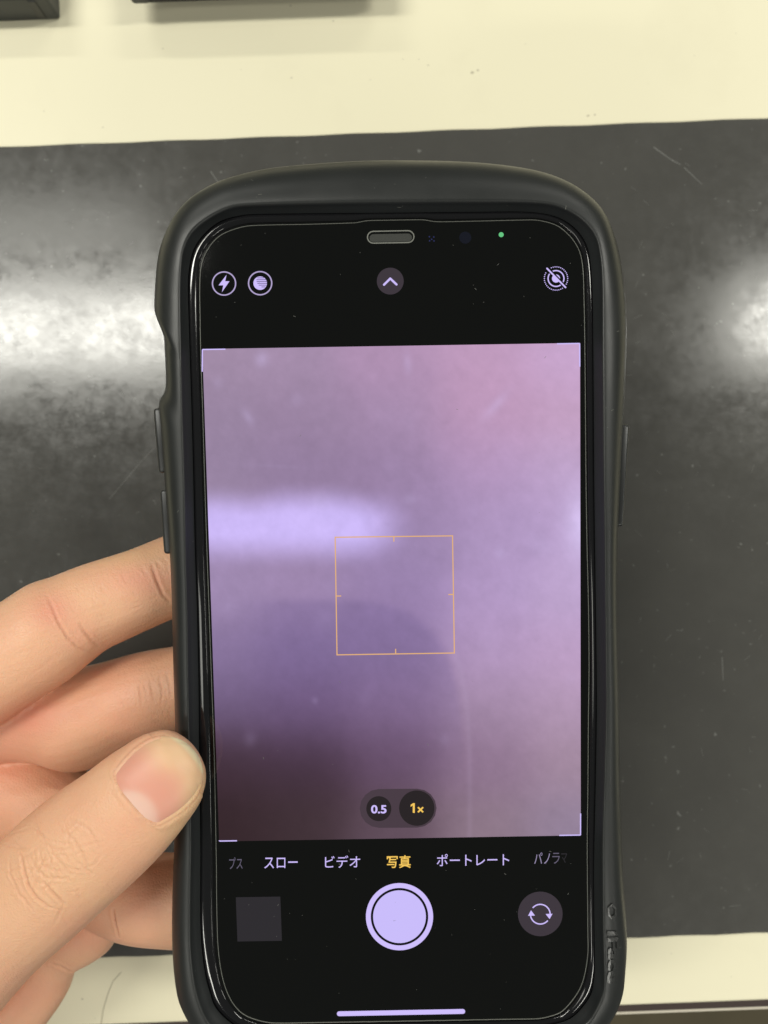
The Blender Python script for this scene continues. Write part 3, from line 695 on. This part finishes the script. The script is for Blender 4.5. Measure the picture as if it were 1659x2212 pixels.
# short tension wrinkles along the upper side of the first finger
for k in range(26):
    x = rng.uniform(125, 365); y = 1300-0.36*(x-140)+rng.normal(0, 20); l = rng.uniform(6, 22)
    groove([(x-l*.25, y-l*.5), (x, y), (x+l*.35, y+l*.5)], rng.uniform(.02, .065), .24, .3)

# nail bed: outline in the thumb's own axes
A0 = np.array([284.0, 1735.0]); ax = np.array([0.758, -0.652]); aq = np.array([0.652, 0.758]); NL = 176.0
def nail_hw(v):
    w = 84*math.sqrt(max(0, 1-((v-.42)/.58)**2.6)) if v > .42 else 84-13*((.42-v)/.42)**1.5
    return w*(1-max(0, (.10-v)/.10)**2.2*.35)
def nail_uv(P):
    d = P-A0; v = d@ax/NL; u = d@aq
    return u, v
u_, v_ = nail_uv(vpx); hw = np.array([nail_hw(min(max(v, 0), 1)) if -0.1 < v < 1.05 else 1e-3 for v in v_])
front = (no[:, 2] > 0.0) & (CAM_H-co[:, 2] < 140)
rel = np.abs(u_)/np.maximum(hw, 1e-3)
ins = front & (v_ > -.02) & (v_ < 1.0) & (rel < 1.0)
disp_n[ins] -= .35*np.clip((1-rel[ins])*6, 0, 1)*np.clip((v_[ins]+.02)*14, 0, 1)*np.clip((1-v_[ins])*8, 0, 1)
fold = front & (v_ > -.12) & (v_ < .72)
dist = np.where(v_ < 0, np.hypot(np.maximum(np.abs(u_)-hw*.6, 0), v_*NL), np.abs(u_)-hw)
disp_n[fold] += .17*np.exp(-((dist[fold]-9)/8)**2)
crease = np.maximum(crease, np.where(front & (v_ > -.06) & (v_ < .85), .95*np.exp(-((dist-1.0)/1.9)**2), 0))  # darkens a line round the nail, painted shade of the fold
co2 = co+no*disp_n[:, None]
hm.vertices.foreach_set('co', (co2*MM).astype(np.float32).ravel()); hm.update()
# natural blotches: redder pads and joints
def blot(lst, r0=1.0):
    out = np.zeros(nv)
    for x, y, sx, sy, k in lst: out += k*np.exp(-((vpx[:, 0]-x)/sx)**2-((vpx[:, 1]-y)/sy)**2)
    return out
red = blot([(110,1320,45,40,.7),(300,1250,80,35,.55),(250,1480,100,60,.25),(0,1640,90,90,.5),(60,1560,60,40,.4),(180,1370,40,30,.3),(300,1950,60,60,.35),(180,2010,60,50,.4),(60,2160,80,60,.3),(300,1780,50,30,.25),(90,1530,80,40,.35),(240,1560,120,50,.2)])
yel = blot([(410,1690,60,90,.8),(100,1900,120,90,.25),(380,1800,60,30,.3),(250,1200,200,25,.3)])
ca = hm.color_attributes.new('tone', 'FLOAT_COLOR', 'POINT')
ca.data.foreach_set('color', np.c_[np.clip(red, 0, 1), np.clip(yel, 0, 1), np.clip(crease, 0, 1)*.42, np.ones(nv)].astype(np.float32).ravel())  # blue channel: redder crease skin plus shade painted into the grooves
def skin_mat():
    m = mat('skin', (0.55, 0.33, 0.22), 0.5, 0.42); nt = m.node_tree; b = nt.nodes['Principled BSDF']; L = nt.links
    b.inputs['Subsurface Weight'].default_value = 0.22; b.inputs['Subsurface Scale'].default_value = 0.0022; b.inputs['Subsurface Radius'].default_value = (1.0, 0.36, 0.18)
    tc = nt.nodes.new('ShaderNodeTexCoord'); at = nt.nodes.new('ShaderNodeAttribute'); at.attribute_name = 'tone'
    sp = nt.nodes.new('ShaderNodeSeparateColor'); L.new(at.outputs['Color'], sp.inputs[0])
    def N(s, d, r=.6):
        n = nt.nodes.new('ShaderNodeTexNoise'); n.inputs['Scale'].default_value = s; n.inputs['Detail'].default_value = d; n.inputs['Roughness'].default_value = r; L.new(tc.outputs['Object'], n.inputs['Vector']); return n.outputs['Fac']
    def mixc(f, a, c):
        x = nt.nodes.new('ShaderNodeMix'); x.data_type = 'RGBA'
        if hasattr(f, 'default_value') or not isinstance(f, float): L.new(f, x.inputs[0])
        if isinstance(a, tuple): x.inputs[6].default_value = a
        else: L.new(a, x.inputs[6])
        x.inputs[7].default_value = c
        return x.outputs[2]
    def rng_(x, a, bb, c, d):
        r = nt.nodes.new('ShaderNodeMapRange'); r.inputs[1].default_value = a; r.inputs[2].default_value = bb; r.inputs[3].default_value = c; r.inputs[4].default_value = d; L.new(x, r.inputs[0]); return r.outputs[0]
    c = mixc(rng_(N(95, 5), .35, .7, 0, .55), (0.80, 0.46, 0.285, 1), (0.78, 0.395, 0.255, 1))
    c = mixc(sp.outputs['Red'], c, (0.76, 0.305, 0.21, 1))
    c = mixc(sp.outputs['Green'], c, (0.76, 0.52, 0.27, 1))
    c = mixc(sp.outputs['Blue'], c, (0.44, 0.17, 0.10, 1))  # crease tone, redder and with groove shade painted in
    c = mixc(rng_(N(700, 3), .55, .8, 0, .25), c, (0.66, 0.35, 0.225, 1))
    L.new(c, b.inputs['Base Color'])
    vo = nt.nodes.new('ShaderNodeTexVoronoi'); vo.feature = 'DISTANCE_TO_EDGE'; vo.inputs['Scale'].default_value = 1500; L.new(tc.outputs['Object'], vo.inputs['Vector'])
    ad = nt.nodes.new('ShaderNodeMath'); ad.operation = 'ADD'; L.new(rng_(vo.outputs['Distance'], 0, .25, 0, .5), ad.inputs[0]); L.new(N(1100, 6, .7), ad.inputs[1])
    bp = nt.nodes.new('ShaderNodeBump'); bp.inputs['Strength'].default_value = .36; bp.inputs['Distance'].default_value = .00018; L.new(ad.outputs[0], bp.inputs['Height']); L.new(bp.outputs[0], b.inputs['Normal'])
    L.new(rng_(N(300, 5), .3, .7, .34, .52), b.inputs['Roughness'])
    return m
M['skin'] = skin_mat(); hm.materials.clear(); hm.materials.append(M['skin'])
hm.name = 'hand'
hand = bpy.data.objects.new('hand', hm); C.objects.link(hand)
tag(hand, "person's bare left hand gripping the black phone case, thumb on its rim", 'hand')
# thumb nail, a curved plate laid in the bed
hb2 = BVHTree.FromPolygons([Vector(v) for v in co2], polys)
nu, nv2 = 27, 40; Vn = []; cn = []
for j in range(nv2):
    v = 0.0+0.985*j/(nv2-1); h_ = nail_hw(v)
    for i in range(nu):
        s_ = -1+2*i/(nu-1); u = s_*h_*0.985
        vb = v+0.035*(1-s_*s_)*(-1)*max(0, 1-v*5)
        q = A0+ax*vb*NL+aq*u
        d = Vector(((q[0]-CX)/F_PX, (CY-q[1])/F_PX, -1)).normalized()
        h, n, _, _ = hb.ray_cast(CAMW, d)
        if h is None: h, n, _, _ = hb.find_nearest(CAMW+d*(128.5/abs(d.z)))
        if n.dot(d) > 0: n = -n
        lift = -.2+.36*(1-abs(s_)**5)*min(1, v*6+.2)
        if v > .8: lift = max(lift, .06)
        Vn.append(h+n*lift)
        lun = 1-1/(1+math.exp(-(v-(.20*(1-((s_-.28)/.85)**2)))*45))
        tipy = 1/(1+math.exp(-(v-(.62-.10*s_*s_+.05*math.sin(5*s_)))*13)); free = 1/(1+math.exp(-(v-(.93-.03*s_*s_))*110))
        c = np.array([.74, .345, .255]); c = c*(1-lun*.7)+np.array([.82, .58, .48])*lun*.7
        c = c*(1-tipy*.85)+np.array([.80, .55, .31])*tipy*.85; c = c*(1-free*.9)+np.array([.84, .74, .46])*free*.9
        cn.append((*c, 1))
Fn = [(j*nu+i, j*nu+i+1, (j+1)*nu+i+1, (j+1)*nu+i) for j in range(nv2-1) for i in range(nu-1)]
# give the plate thickness
top = np.array([v[:] for v in Vn]); lowv = top-np.array([0, 0, .35]); n0 = len(top)
rim = [i for i in range(nu)]+[j*nu+nu-1 for j in range(1, nv2)]+[(nv2-1)*nu+i for i in range(nu-2, -1, -1)]+[j*nu for j in range(nv2-2, 0, -1)]
Fn2 = Fn+[(rim[(k+1) % len(rim)], rim[k], rim[k]+n0, rim[(k+1) % len(rim)]+n0) for k in range(len(rim))]
mn = mat('nail', (0.6, 0.35, 0.27), 0.42, 0.32, bump=(2500, .08, .0001)); b = mn.node_tree.nodes['Principled BSDF']
b.inputs['Subsurface Weight'].default_value = .12; b.inputs['Subsurface Scale'].default_value = .0015
at = mn.node_tree.nodes.new('ShaderNodeAttribute'); at.attribute_name = 'nail'; mn.node_tree.links.new(at.outputs['Color'], b.inputs['Base Color'])
nail = mesh('thumb_nail', np.r_[top, lowv], Fn2, mn, hand)
ca = nail.data.color_attributes.new('nail', 'FLOAT_COLOR', 'POINT'); ca.data.foreach_set('color', np.array(cn+cn, np.float32).ravel())
